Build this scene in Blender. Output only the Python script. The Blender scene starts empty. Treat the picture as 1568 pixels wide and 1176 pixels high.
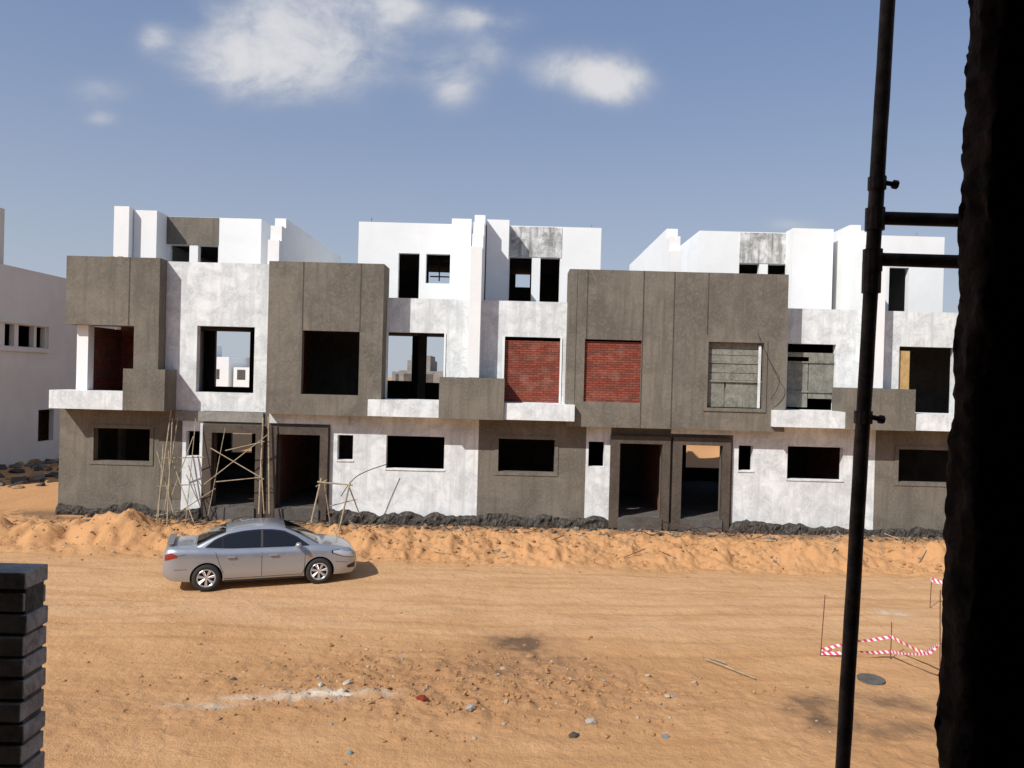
import bpy, bmesh, math, random
import numpy as np
from mathutils import Vector, Matrix
random.seed(7); rng=np.random.RandomState(7)
scene=bpy.context.scene
scene.view_settings.view_transform='Standard'; scene.view_settings.look='None'; scene.view_settings.exposure=0
CZ=5.3; F=1150.0; ROLL=0.0265
# ---- survey helpers: elevation sheet units -> metres on a wall plane at distance D
def uv(px,py):
    u=px-784.0; v=py-588.0
    return u+ROLL*v, v-ROLL*u
def X(px,D,py=560): return uv(px,py)[0]*D/F
def Z(px,py,D): return CZ-(uv(px,py)[1]+8)*D/F
def P(px,py,D): 
    return Vector((uv(px,py)[0]*D/F, D, Z(px,py,D)))
def G(px,py,z=0.0):
    u,v=uv(px,py); Y=(CZ-z)*F/(v+8); return (u*Y/F,Y)

# ---------------------------------------------------------------- materials
def new_mat(name):
    m=bpy.data.materials.new(name); m.use_nodes=True
    nt=m.node_tree; b=nt.nodes['Principled BSDF']; return m,nt,b
def N(nt,t,**k):
    n=nt.nodes.new(t)
    for a,v in k.items(): setattr(n,a,v)
    return n
def coords(nt,scale=(1,1,1)):
    tc=N(nt,'ShaderNodeTexCoord'); mp=N(nt,'ShaderNodeMapping'); mp.inputs['Scale'].default_value=scale
    nt.links.new(tc.outputs['Object'],mp.inputs['Vector']); return mp.outputs['Vector']
def noise(nt,vec,scale,detail=5,rough=.55,dist=0):
    n=N(nt,'ShaderNodeTexNoise'); n.inputs['Scale'].default_value=scale; n.inputs['Detail'].default_value=detail
    n.inputs['Roughness'].default_value=rough; n.inputs['Distortion'].default_value=dist
    nt.links.new(vec,n.inputs['Vector']); return n.outputs['Fac']
def ramp(nt,fac,stops):
    r=N(nt,'ShaderNodeValToRGB'); el=r.color_ramp.elements
    while len(el)<len(stops): el.new(0.5)
    for e,(p,c) in zip(el,stops):
        e.position=p; e.color=(c,c,c,1) if not hasattr(c,'__len__') else (*c,1)
    nt.links.new(fac,r.inputs['Fac']); return r.outputs['Color']
def mix(nt,fac,a,b,mode='MIX'):
    m=N(nt,'ShaderNodeMix',data_type='RGBA',blend_type=mode)
    for s,v in ((m.inputs[0],fac),(m.inputs[6],a),(m.inputs[7],b)):
        if hasattr(v,'links') or hasattr(v,'is_output'): nt.links.new(v,s)
        elif hasattr(v,'__len__'): s.default_value=(*v,1)
        else: s.default_value=v
    return m.outputs[2]
def bump(nt,b,h,strength=.4,dist=.02,prev=None):
    n=N(nt,'ShaderNodeBump'); n.inputs['Strength'].default_value=strength; n.inputs['Distance'].default_value=dist
    nt.links.new(h,n.inputs['Height'])
    if prev is not None: nt.links.new(prev,n.inputs['Normal'])
    nt.links.new(n.outputs['Normal'],b.inputs['Normal']); return n.outputs['Normal']
def plaster(name,c_main,c_dark,c_light,blotch=1.2,amt=.5,streak=.3,bs=.35,rough=.9):
    m,nt,b=new_mat(name); b.inputs['Roughness'].default_value=rough; b.inputs['Specular IOR Level'].default_value=.15
    v=coords(nt); vs=coords(nt,(3.4,3.4,.26))
    n1=noise(nt,v,blotch,4,.65,.6); n2=noise(nt,vs,1.7,3,.6,.2); n3=noise(nt,v,13,3,.65)
    c=mix(nt,ramp(nt,n1,[(.36,0),(.62,1)]),c_dark,c_main)
    m1=N(nt,'ShaderNodeMath',operation='MULTIPLY'); m1.inputs[1].default_value=amt
    nt.links.new(ramp(nt,n3,[(.45,0),(.7,1)]),m1.inputs[0])
    c=mix(nt,m1.outputs[0],c,c_light)
    m2=N(nt,'ShaderNodeMath',operation='MULTIPLY'); m2.inputs[1].default_value=streak
    nt.links.new(ramp(nt,n2,[(.48,0),(.70,1)]),m2.inputs[0])
    c=mix(nt,m2.outputs[0],c,c_dark)
    nt.links.new(c,b.inputs['Base Color'])
    bump(nt,b,n3,bs,.02)
    return m
M={}
M['skim']=plaster('white_skim_coat',(.79,.815,.81),(.535,.56,.565),(.86,.88,.885),1.9,.5,.75)
M['white']=plaster('white_plaster',(.84,.85,.84),(.79,.80,.79),(.87,.87,.865),.8,.3,.12,.15)
M['patchy']=plaster('patchy_white_plaster',(.72,.72,.70),(.24,.235,.22),(.8,.8,.78),2.2,.4,1.0)
M['grey']=plaster('cement_render',(.198,.175,.142),(.130,.115,.094),(.250,.224,.185),.75,.55,.75,.6)
M['grey2']=plaster('cement_render_fresh',(.155,.136,.112),(.105,.092,.076),(.195,.172,.145),1.1,.4,.6,.5)
M['frame']=plaster('door_surround_cement',(.105,.084,.067),(.068,.055,.046),(.15,.125,.10),1.5,.5,.5,.5)
M['groove']=plaster('joint_strip',(.095,.082,.07),(.07,.06,.05),(.12,.105,.09),2,.3,.2,.2)
M['conc']=plaster('raw_concrete',(.30,.285,.26),(.20,.19,.17),(.36,.34,.32),1.3,.5,.5,.5)
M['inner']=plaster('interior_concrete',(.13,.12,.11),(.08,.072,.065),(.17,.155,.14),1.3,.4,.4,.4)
M['bitumen']=plaster('bitumen_footing',(.060,.055,.050),(.025,.024,.022),(.20,.16,.12),5,.6,.5,1.0,.8)
M['neigh']=plaster('beige_plaster',(.66,.62,.56),(.60,.56,.50),(.70,.66,.60),.5,.3,.15,.15)
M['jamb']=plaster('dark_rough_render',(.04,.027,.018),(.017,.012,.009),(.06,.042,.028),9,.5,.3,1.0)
M['steel']=plaster('rusty_scaffold_steel',(.125,.102,.086),(.06,.048,.04),(.22,.17,.13),14,.6,.4,.4,.6)
M['wood']=plaster('pale_scaffold_timber',(.42,.35,.24),(.26,.21,.14),(.52,.44,.31),6,.5,.4,.4)
M['board']=plaster('weathered_plywood',(.25,.245,.205),(.15,.148,.125),(.38,.37,.33),2.5,.5,.7,.3)
M['ochre']=plaster('ochre_sandstone_block',(.55,.36,.16),(.40,.25,.10),(.6,.42,.22),5,.5,.2,.5)
def brickmat(name,c1,c2,mort,axis='xz',bw=.24,bh=.078):
    m,nt,b=new_mat(name); b.inputs['Roughness'].default_value=.9; b.inputs['Specular IOR Level'].default_value=.1
    tc=N(nt,'ShaderNodeTexCoord'); s=N(nt,'ShaderNodeSeparateXYZ'); cb=N(nt,'ShaderNodeCombineXYZ')
    nt.links.new(tc.outputs['Object'],s.inputs[0])
    nt.links.new(s.outputs['X' if axis=='xz' else 'Y'],cb.inputs[0]); nt.links.new(s.outputs['Z'],cb.inputs[1])
    nz=N(nt,'ShaderNodeTexNoise'); nz.inputs['Scale'].default_value=5; nt.links.new(tc.outputs['Object'],nz.inputs['Vector'])
    va=N(nt,'ShaderNodeVectorMath',operation='MULTIPLY_ADD'); va.inputs[1].default_value=(.02,.012,0)
    nt.links.new(nz.outputs['Color'],va.inputs[0]); nt.links.new(cb.outputs[0],va.inputs[2])
    br=N(nt,'ShaderNodeTexBrick'); br.inputs['Scale'].default_value=1; br.inputs['Brick Width'].default_value=bw
    br.inputs['Row Height'].default_value=bh; br.inputs['Mortar Size'].default_value=.008; br.inputs['Bias'].default_value=-.1
    br.inputs['Color1'].default_value=(*c1,1); br.inputs['Color2'].default_value=(*c2,1); br.inputs['Mortar'].default_value=(*mort,1)
    nt.links.new(va.outputs[0],br.inputs['Vector'])
    n3=noise(nt,tc.outputs['Object'],25,3,.6); n4=noise(nt,tc.outputs['Object'],2.2,3,.6)
    cc=mix(nt,1.0,br.outputs['Color'],ramp(nt,n3,[(.3,.6),(.7,1.0)]),'MULTIPLY')
    cc=mix(nt,ramp(nt,n4,[(.5,0),(.75,.45)]),cc,(.40,.22,.16))
    nt.links.new(cc,b.inputs['Base Color'])
    mm=N(nt,'ShaderNodeMath',operation='SUBTRACT'); mm.inputs[0].default_value=1; nt.links.new(br.outputs['Fac'],mm.inputs[1])
    n1=bump(nt,b,mm.outputs[0],1.0,.02); bump(nt,b,n3,.4,.01,n1)
    return m
M['brick']=brickmat('red_brick_xz',(.38,.10,.062),(.23,.062,.045),(.11,.06,.048))
M['bricky']=brickmat('red_brick_yz',(.34,.085,.05),(.22,.06,.04),(.30,.26,.22),'yz')
def simple(name,c,rough=.5,metal=0,coat=0,spec=.5):
    m,nt,b=new_mat(name); b.inputs['Base Color'].default_value=(*c,1); b.inputs['Roughness'].default_value=rough
    b.inputs['Metallic'].default_value=metal; b.inputs['Coat Weight'].default_value=coat; b.inputs['Specular IOR Level'].default_value=spec
    return m,nt,b
m,nt,b=simple('silver_car_paint',(.42,.455,.51),.30,.6,.8)
v=coords(nt); n1=noise(nt,v,3,4,.6); c=mix(nt,ramp(nt,n1,[(.35,0),(.8,.3)]),(.42,.455,.51),(.46,.42,.36)); nt.links.new(c,b.inputs['Base Color'])
b.inputs['Coat Roughness'].default_value=.06
nt.links.new(ramp(nt,n1,[(.3,.26),(.8,.42)]),b.inputs['Roughness'])
M['paint']=m
M['glass']=simple('tinted_car_glass',(.008,.009,.010),.05,0,.3,.6)[0]
M['black']=simple('black_trim',(.015,.015,.016),.45)[0]
M['tyre']=simple('tyre_rubber',(.028,.026,.024),.85)[0]
M['rim']=simple('alloy_rim',(.70,.71,.73),.3,.75)[0]
M['lamp']=simple('headlamp_lens',(.60,.62,.65),.06,.2,1)[0]
M['amber']=simple('amber_lens',(.6,.2,.03),.15,0,1)[0]
M['red']=simple('tail_lamp_lens',(.28,.02,.015),.12,0,1)[0]
M['plate']=simple('plate_white',(.7,.72,.75),.4)[0]
M['seam']=simple('panel_gap',(.05,.05,.055),.6)[0]
M['cable']=simple('black_cable',(.02,.02,.02),.6)[0]
M['pipe']=simple('grey_pipe',(.25,.26,.27),.5)[0]
M['rebar']=plaster('rusty_rod',(.14,.07,.04),(.07,.04,.03),(.2,.1,.06),20,.4,.3,.3)

# ---------------------------------------------------------------- mesh builder
class MB:
    def __init__(s): s.v=[]; s.f=[]; s.m=[]; s.mats=[]
    def mi(s,k):
        if k not in s.mats: s.mats.append(k)
        return s.mats.index(k)
    def quad(s,pts,k):
        i=len(s.v); s.v+= [tuple(p) for p in pts]; s.f.append(tuple(range(i,i+len(pts)))); s.m.append(s.mi(k))
    def box(s,x0,x1,y0,y1,z0,z1,k):
        if x0>x1:x0,x1=x1,x0
        i=len(s.v)
        s.v+=[(x0,y0,z0),(x1,y0,z0),(x1,y1,z0),(x0,y1,z0),(x0,y0,z1),(x1,y0,z1),(x1,y1,z1),(x0,y1,z1)]
        for q in ((0,3,2,1),(4,5,6,7),(0,1,5,4),(2,3,7,6),(1,2,6,5),(3,0,4,7)):
            s.f.append(tuple(i+a for a in q)); s.m.append(s.mi(k))
    def wall(s,a0,a1,z0,z1,y0,t,k,ops=(),axis='y'):
        """wall in a-z plane, front at y0, thickness t, rectangular openings (a0,a1,z0,z1)"""
        A=sorted({a0,a1}|{min(max(q,a0),a1) for o in ops for q in o[:2]})
        B=sorted({z0,z1}|{min(max(q,z0),z1) for o in ops for q in o[2:]})
        def solid(i,j):
            if i<0 or j<0 or i>=len(A)-1 or j>=len(B)-1: return False
            ca=(A[i]+A[i+1])/2; cb=(B[j]+B[j+1])/2
            return not any(o[0]<ca<o[1] and o[2]<cb<o[3] for o in ops)
        def p(a,y,z): return (a,y,z) if axis=='y' else (y,a,z)
        fl=axis!='y'
        def q(pts):
            if fl: pts=pts[::-1]
            s.quad([p(*w) for w in pts],k)
        y1=y0+t
        for i in range(len(A)-1):
            for j in range(len(B)-1):
                if not solid(i,j): continue
                a,b_,c,d=A[i],A[i+1],B[j],B[j+1]
                q([(a,y0,c),(b_,y0,c),(b_,y0,d),(a,y0,d)])
                q([(b_,y1,c),(a,y1,c),(a,y1,d),(b_,y1,d)])
                if not solid(i-1,j): q([(a,y1,c),(a,y0,c),(a,y0,d),(a,y1,d)])
                if not solid(i+1,j): q([(b_,y0,c),(b_,y1,c),(b_,y1,d),(b_,y0,d)])
                if not solid(i,j-1): q([(a,y1,c),(b_,y1,c),(b_,y0,c),(a,y0,c)])
                if not solid(i,j+1): q([(a,y0,d),(b_,y0,d),(b_,y1,d),(a,y1,d)])
    def cyl(s,p0,p1,r0,k,r1=None,n=8):
        p0=Vector(p0);p1=Vector(p1); r1=r0 if r1 is None else r1
        d=(p1-p0).normalized(); a=d.orthogonal().normalized(); b_=d.cross(a)
        i=len(s.v)
        for p,r in((p0,r0),(p1,r1)):
            for j in range(n):
                t=2*math.pi*j/n; s.v.append(tuple(p+a*math.cos(t)*r+b_*math.sin(t)*r))
        mi=s.mi(k)
        for j in range(n):
            s.f.append((i+j,i+(j+1)%n,i+n+(j+1)%n,i+n+j)); s.m.append(mi)
        s.f.append(tuple(i+j for j in reversed(range(n)))); s.m.append(mi)
        s.f.append(tuple(i+n+j for j in range(n))); s.m.append(mi)
    def obj(s,name,parent=None,smooth=False,bevel=0):
        me=bpy.data.meshes.new(name); me.from_pydata(s.v,[],s.f)
        for k in s.mats: me.materials.append(M[k])
        me.polygons.foreach_set('material_index',s.m)
        if smooth: me.polygons.foreach_set('use_smooth',[True]*len(s.f))
        me.update(); o=bpy.data.objects.new(name,me); scene.collection.objects.link(o)
        if parent: o.parent=parent
        if bevel:
            w=o.modifiers.new('w','WELD'); w.merge_threshold=.0005
            bv=o.modifiers.new('b','BEVEL'); bv.width=bevel; bv.segments=2; bv.limit_method='ANGLE'; bv.angle_limit=math.radians(50)
        return o
def empty(name,loc=(0,0,0),rz=0):
    e=bpy.data.objects.new(name,None); e.location=loc; e.rotation_euler=(0,0,rz); scene.collection.objects.link(e); return e

# ---------------------------------------------------------------- camera
cam=bpy.data.cameras.new('camera'); co=bpy.data.objects.new('camera',cam); scene.collection.objects.link(co)
cam.sensor_width=36; cam.lens=36*F/1568; cam.clip_start=.05; cam.clip_end=3000
R=Matrix.Rotation(math.radians(90)-8/F,4,'X')@Matrix.Rotation(ROLL,4,'Z')
co.matrix_world=Matrix.Translation((0,0,CZ))@R
scene.camera=co

# ---------------------------------------------------------------- sun + sky
sd=Vector((.78,.80,-1)).normalized()
sl=bpy.data.lights.new('sun','SUN'); sl.energy=4.6; sl.angle=math.radians(.5); sl.color=(1,.965,.91)
so=bpy.data.objects.new('sun',sl); scene.collection.objects.link(so); so.rotation_euler=sd.to_track_quat('-Z','Y').to_euler()
w=bpy.data.worlds.new('World'); scene.world=w; w.use_nodes=True; nt=w.node_tree
bg=nt.nodes['Background']; bg.inputs['Strength'].default_value=.12
sky=N(nt,'ShaderNodeTexSky',sky_type='NISHITA'); sky.sun_disc=False
sky.sun_elevation=math.asin(-sd.z); sky.sun_rotation=math.atan2(-sd.x,-sd.y)
sky.air_density=1.0; sky.dust_density=1.2; sky.ozone_density=2.0; sky.altitude=100
def mth(op,a,b_=None,c=None,clamp=False):
    n=N(nt,'ShaderNodeMath',operation=op); n.use_clamp=clamp
    for i,v in enumerate((a,b_,c)):
        if v is None: continue
        if isinstance(v,(int,float)): n.inputs[i].default_value=v
        else: nt.links.new(v,n.inputs[i])
    return n.outputs[0]
tc=N(nt,'ShaderNodeTexCoord'); sp=N(nt,'ShaderNodeSeparateXYZ'); nt.links.new(tc.outputs['Generated'],sp.inputs[0])
yy=mth('MAXIMUM',sp.outputs['Y'],.05)
gx=mth('DIVIDE',sp.outputs['X'],yy); gz=mth('DIVIDE',sp.outputs['Z'],yy)
cb=N(nt,'ShaderNodeCombineXYZ'); nt.links.new(gx,cb.inputs[0]); nt.links.new(mth('MULTIPLY',gz,1.4),cb.inputs[1])
nz=noise(nt,cb.outputs[0],8.0,6,.62,.3)
blobs=[(470,80,165,72,1.0),(370,105,100,50,.6),(480,5,150,40,.6),(610,15,40,22,.55),(740,30,70,22,.75),(748,75,34,30,.5),(695,128,46,40,.75),
       (890,112,80,38,1.0),(945,128,52,36,.85),(237,60,26,26,.55),(150,140,50,22,.55),(155,182,30,13,.5),(1212,345,60,14,.45)]
tot=None
for (bx,by,rx,ry,wt) in blobs:
    u,v_=uv(bx,by); cx=u/F; cz=-(v_+8)/F
    ex=mth('MULTIPLY_ADD',gx,F/rx,-cx*F/rx); ez=mth('MULTIPLY_ADD',gz,F/ry,-cz*F/ry)
    e=mth('MULTIPLY_ADD',ex,ex,mth('MULTIPLY',ez,ez))
    g=mth('MULTIPLY',mth('POWER',2.718,mth('MULTIPLY',e,-1)),wt)
    tot=g if tot is None else mth('ADD',tot,g)
front=mth('GREATER_THAN',sp.outputs['Y'],.06)
den=mth('MULTIPLY',tot,mth('MULTIPLY_ADD',nz,2.6,-.4))
mr=N(nt,'ShaderNodeMapRange',interpolation_type='SMOOTHSTEP'); mr.inputs['From Min'].default_value=.02; mr.inputs['From Max'].default_value=1.0
nt.links.new(den,mr.inputs['Value'])
cm=mth('MULTIPLY',mth('MULTIPLY',mr.outputs['Result'],front),.88)
mr2=N(nt,'ShaderNodeMapRange'); mr2.inputs['From Min'].default_value=.2; mr2.inputs['From Max'].default_value=1.2
nt.links.new(den,mr2.inputs['Value'])
ccol=mix(nt,mr2.outputs['Result'],(3.9,4.2,4.8),(6.4,6.3,6.4))
hz_=N(nt,'ShaderNodeMapRange',interpolation_type='SMOOTHSTEP'); hz_.inputs['From Min'].default_value=-.05; hz_.inputs['From Max'].default_value=.62
hz_.inputs['To Min'].default_value=.92; hz_.inputs['To Max'].default_value=.5; nt.links.new(sp.outputs['Z'],hz_.inputs['Value'])
hr=N(nt,'ShaderNodeMapRange',interpolation_type='SMOOTHSTEP'); hr.inputs['From Min'].default_value=-.05; hr.inputs['From Max'].default_value=.48; nt.links.new(sp.outputs['Z'],hr.inputs['Value'])
hcol=mix(nt,hr.outputs['Result'],(3.9,4.3,4.85),(1.85,2.5,4.2))
skc=mix(nt,hz_.outputs['Result'],sky.outputs[0],hcol)
fc=mix(nt,cm,skc,ccol)
nt.links.new(fc,bg.inputs['Color'])

# ---------------------------------------------------------------- ground
tab=rng.rand(256,256)
def vn(x,y):
    xi=np.floor(x).astype(int); yi=np.floor(y).astype(int); fx=x-xi; fy=y-yi
    fx=fx*fx*(3-2*fx); fy=fy*fy*(3-2*fy)
    a=tab[xi%256,yi%256]; b=tab[(xi+1)%256,yi%256]; c=tab[xi%256,(yi+1)%256]; d=tab[(xi+1)%256,(yi+1)%256]
    return (a*(1-fx)+b*fx)*(1-fy)+(c*(1-fx)+d*fx)*fy-.5
def fbm(x,y,s,o=4,r=.5):
    t=0;a=1
    for i in range(o): t=t+a*vn(x*s+17.3*i,y*s+9.1*i); s=s*2.03; a*=r
    return t
def ss(a,b,x):
    t=np.clip((x-a)/(b-a),0,1); return t*t*(3-2*t)
cones=[]
for i in range(80):
    cones.append((rng.uniform(-15,19),rng.uniform(21.7,23.5),rng.uniform(.04,.18),rng.uniform(.4,.65)))
for px in (1215,1250,1285,1380,1420,1455,1100,1040,960,860,800,690,640):
    cones.append((X(px,22.9,830),22.6+rng.uniform(-.3,.3),rng.uniform(.28,.40) if px>1200 else rng.uniform(.14,.30),.6))
for px,h in((135,.38),(165,.55),(200,.60),(235,.45),(260,.3),(560,.3),(45,.3),(80,.4),(12,.35)):
    cones.append((X(px,22.9,830),22.8+rng.uniform(-.3,.2),h,.55))
ruts=[(17.2,.02,.0012,.9),(18.75,.015,.0010,.8),(16.3,.05,.002,.6),(17.8,.0,.004,.6),(19.6,.03,.001,.5),(20.5,.02,.001,.5),(15.1,.06,.004,.6),(12.0,.03,.01,.5),(10.7,.02,.01,.5),(11.3,-.05,.006,.4),(19.2,-.03,.003,.5),(14.2,.09,.006,.6),(15.5,.0,.002,.5)]
def masks(x,y):
    rut=np.zeros_like(x)
    for (y0,s,c,a) in ruts:
        yc=y0+s*x+c*x*x+.12*np.sin(x*.35+y0)
        rut=np.maximum(rut,a*np.exp(-((y-yc)/.12)**2)*ss(-.10,.12,vn(x*.16+y0*7,x*0+y0)))
    rough=np.exp(-(((x+.6)/4.6)**2+((y-12.9)/1.6)**2)**1.5)
    rough=np.maximum(rough,.5*np.exp(-(((x-6)/3)**2+((y-11.2)/1)**2)))
    rough=np.maximum(rough,.45*np.exp(-(((x+6)/3.5)**2+((y-11.5)/1.6)**2)))
    return rut,rough
def H(x,y):
    rut,rough=masks(x,y)
    h=.38*ss(21.2,23.3,y+fbm(x,y*0,.6,3)*1.0)
    h=h*(1-.4*ss(45,90,y))
    cn=np.zeros_like(x)
    sel=(y>20.0)&(y<25)&(np.abs(x)<24)
    if sel.any():
        xs_,ys_=x[sel],y[sel]; c=np.zeros_like(xs_)
        wob=fbm(xs_,ys_,1.6,4,.6)*.40
        for (a,b,hh,sl_) in cones:
            d=np.sqrt((xs_-a)**2+((ys_-b)*1.05)**2+.01)+wob
            c=np.maximum(c,hh-sl_*d)
        cn[sel]=c
    h=h+cn*ss(24.7,23.9,y)
    near=ss(45,35,y)
    bank=ss(20.8,21.8,y)*ss(24.9,24.4,y)
    h=h+near*(fbm(x,y,.45,3)*.07+fbm(x,y,3.1,3,.6)*.020)+bank*(fbm(x,y,3.0,4,.7)*.15)
    h=h+rough*(.11*np.abs(fbm(x,y,2.3,4,.65))+.05*fbm(x,y,7,3,.6))
    h=h-rut*.035
    for (a,b,r_,hh) in ((4,44,3.2,1.8),(10,47,3.2,2.4),(15,44,2.5,2.3),(7,52,4,2.2)):
        h=h+hh*np.exp(-(((x-a)/r_)**2+((y-b)/r_)**2)*1.3)
    cx,cy=x+6.27,y-19.24
    flat=np.exp(-((cx/3.0)**4+(cy/1.4)**4))
    h=h*(1-flat)
    h=h+ss(60,300,y)*fbm(x,y,.01,3)*2.0
    return h
def grade(segs):
    out=[]
    for a,b,st in segs: out+=list(np.arange(a,b,st))
    return np.array(out)
xs=grade([(-1500,-300,200),(-300,-60,24),(-60,-24,1.5),(-24,-9,.09),(-9,9,.05),(9,20,.08),(20,60,1.5),(60,300,24),(300,1501,200)])
ys=grade([(-300,-20,40),(-20,8,2),(8,9.6,.3),(9.6,16,.045),(16,25.2,.06),(25.2,55,.8),(55,100,5),(100,400,30),(400,2501,300)])
gxm,gym=np.meshgrid(xs,ys); zz=H(gxm.ravel(),gym.ravel())
nx,ny=len(xs),len(ys)
co_=np.stack([gxm.ravel(),gym.ravel(),zz],1).astype(np.float32)
me=bpy.data.meshes.new('ground')
me.vertices.add(nx*ny); me.vertices.foreach_set('co',co_.ravel())
ii,jj=np.meshgrid(np.arange(nx-1),np.arange(ny-1)); a=(jj*nx+ii).ravel()
quads=np.stack([a,a+1,a+nx+1,a+nx],1).astype(np.int32)
me.loops.add(quads.size); me.loops.foreach_set('vertex_index',quads.ravel())
me.polygons.add(len(quads)); me.polygons.foreach_set('loop_start',np.arange(0,quads.size,4,dtype=np.int32))
me.polygons.foreach_set('use_smooth',np.ones(len(quads),bool)); me.update(calc_edges=True)
x=gxm.ravel(); y=gym.ravel(); rut,rough=masks(x,y)
def spot(px,py,rx,ry,p=1.0):
    a,b=G(px,py); d=((x-a)/rx)**2+((y-b)/ry)**2
    return np.exp(-(d+fbm(x,y,2.2,4,.6)*1.6)**1 * 1.2)
def cl(a): return np.clip(np.nan_to_num(a),0,1)
damp=cl(spot(800,982,.75,.5))+.8*cl(spot(1255,1090,.6,.6))+.8*cl(spot(1370,1075,1.0,.35))+.6*cl(spot(1330,1120,1.0,.3))+.45*cl(spot(790,1020,1.7,.6))
damp=damp+.8*ss(23.5,24.6,y)*ss(26,25,y)*ss(-.3,.1,fbm(x,y,1.4,4,.6))
dust=cl(spot(515,1062,.75,.13))+.7*cl(spot(300,1080,.6,.12))+.5*cl(spot(420,1070,1.2,.1))+.5*cl(spot(1370,942,.4,.25))
road=ss(14.6,16.5,y)*ss(21.6,20.3,y)
fresh=ss(20.9,21.8,y)
col=np.stack([cl(damp),cl(dust),cl(road*.8),np.ones_like(x)],1).astype(np.float32)
at=me.color_attributes.new('masks','FLOAT_COLOR','POINT'); at.data.foreach_set('color',col.ravel())
col=np.stack([cl(rut),cl(rough),cl(fresh),np.ones_like(x)],1).astype(np.float32)
at=me.color_attributes.new('masks2','FLOAT_COLOR','POINT'); at.data.foreach_set('color',col.ravel())
m,nt,b=new_mat('sandy_ground'); b.inputs['Roughness'].default_value=.95; b.inputs['Specular IOR Level'].default_value=.08
v=coords(nt)
a1=N(nt,'ShaderNodeVertexColor',layer_name='masks'); s1=N(nt,'ShaderNodeSeparateColor'); nt.links.new(a1.outputs[0],s1.inputs[0])
a2=N(nt,'ShaderNodeVertexColor',layer_name='masks2'); s2=N(nt,'ShaderNodeSeparateColor'); nt.links.new(a2.outputs[0],s2.inputs[0])
vs=coords(nt,(.30,1.5,1))
n0=noise(nt,v,.35,3,.6,.5); n1=noise(nt,vs,1.3,4,.65,.4); n2=noise(nt,v,8,4,.7); n3=noise(nt,v,45,2,.7)
c=mix(nt,ramp(nt,n0,[(.35,0),(.65,1)]),(.50,.270,.120),(.60,.345,.170))
c=mix(nt,s1.outputs[2],c,(.60,.370,.200))
c=mix(nt,ramp(nt,n1,[(.44,0),(.64,.7)]),c,(.47,.252,.112))
f=N(nt,'ShaderNodeMath',operation='MULTIPLY'); f.inputs[1].default_value=.8; nt.links.new(s2.outputs[2],f.inputs[0])
c=mix(nt,f.outputs[0],c,(.53,.280,.125))
f=N(nt,'ShaderNodeMath',operation='MULTIPLY'); f.inputs[1].default_value=.5; nt.links.new(ramp(nt,n2,[(.5,0),(.7,1)]),f.inputs[0])
c=mix(nt,f.outputs[0],c,(.43,.230,.103))
f=N(nt,'ShaderNodeMath',operation='MULTIPLY'); f.inputs[1].default_value=.45; nt.links.new(ramp(nt,n3,[(.55,0),(.75,1)]),f.inputs[0])
c=mix(nt,f.outputs[0],c,(.65,.455,.27))
f=N(nt,'ShaderNodeMath',operation='MULTIPLY'); f.inputs[1].default_value=.65; nt.links.new(s2.outputs[1],f.inputs[0])
c=mix(nt,f.outputs[0],c,(.36,.19,.09))
f=N(nt,'ShaderNodeMath',operation='MULTIPLY'); f.inputs[1].default_value=.45; nt.links.new(s2.outputs[0],f.inputs[0])
c=mix(nt,f.outputs[0],c,(.42,.23,.105))
c=mix(nt,s1.outputs[0],c,(.18,.110,.065))
c=mix(nt,s1.outputs[1],c,(.66,.57,.45))
nt.links.new(c,b.inputs['Base Color'])
b2=bump(nt,b,n2,.75,.05); bump(nt,b,n3,.6,.018,b2)
M['sand']=m
me.materials.append(m)
go=bpy.data.objects.new('ground',me); scene.collection.objects.link(go)
def hz(x,y): return float(H(np.array([float(x)]),np.array([float(y)]))[0])

# stones
def stones(name,pts,cols,mat):
    ph=(1+5**.5)/2
    base=np.array([(-1,ph,0),(1,ph,0),(-1,-ph,0),(1,-ph,0),(0,-1,ph),(0,1,ph),(0,-1,-ph),(0,1,-ph),(ph,0,-1),(ph,0,1),(-ph,0,-1),(-ph,0,1)])/1.9
    fc=[(0,11,5),(0,5,1),(0,1,7),(0,7,10),(0,10,11),(1,5,9),(5,11,4),(11,10,2),(10,7,6),(7,1,8),(3,9,4),(3,4,2),(3,2,6),(3,6,8),(3,8,9),(4,9,5),(2,4,11),(6,2,10),(8,6,7),(9,8,1)]
    V=[];Fc=[];C=[]
    for (x_,y_,z_,s_),c in zip(pts,cols):
        sc=np.array([rng.uniform(.7,1.3),rng.uniform(.7,1.3),rng.uniform(.45,.8)])*s_
        pv=base*(1+rng.uniform(-.28,.28,(12,1)))*sc; t=rng.uniform(0,6.28); ca,sa=math.cos(t),math.sin(t)
        pv=np.stack([pv[:,0]*ca-pv[:,1]*sa,pv[:,0]*sa+pv[:,1]*ca,pv[:,2]],1)+np.array([x_,y_,z_+.12*s_])
        i=len(V); V+=pv.tolist(); Fc+=[tuple(i+q for q in t_) for t_ in fc]; C+=[(*c,1)]*12
    me=bpy.data.meshes.new(name); me.from_pydata(V,[],Fc); at=me.color_attributes.new('tint','FLOAT_COLOR','POINT')
    at.data.foreach_set('color',np.array(C,dtype=np.float32).ravel()); me.materials.append(mat)
    o=bpy.data.objects.new(name,me); scene.collection.objects.link(o); return o
m,nt,b=new_mat('stone_rubble'); b.inputs['Roughness'].default_value=.95; b.inputs['Specular IOR Level'].default_value=.1
a1=N(nt,'ShaderNodeVertexColor',layer_name='tint'); v=coords(nt); n=noise(nt,v,30,3,.6)
nt.links.new(mix(nt,1.0,a1.outputs[0],ramp(nt,n,[(.3,.7),(.7,1.0)]),'MULTIPLY'),b.inputs['Base Color']); bump(nt,b,n,.5,.01)
sm=m
pts=[];cols=[]
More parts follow.
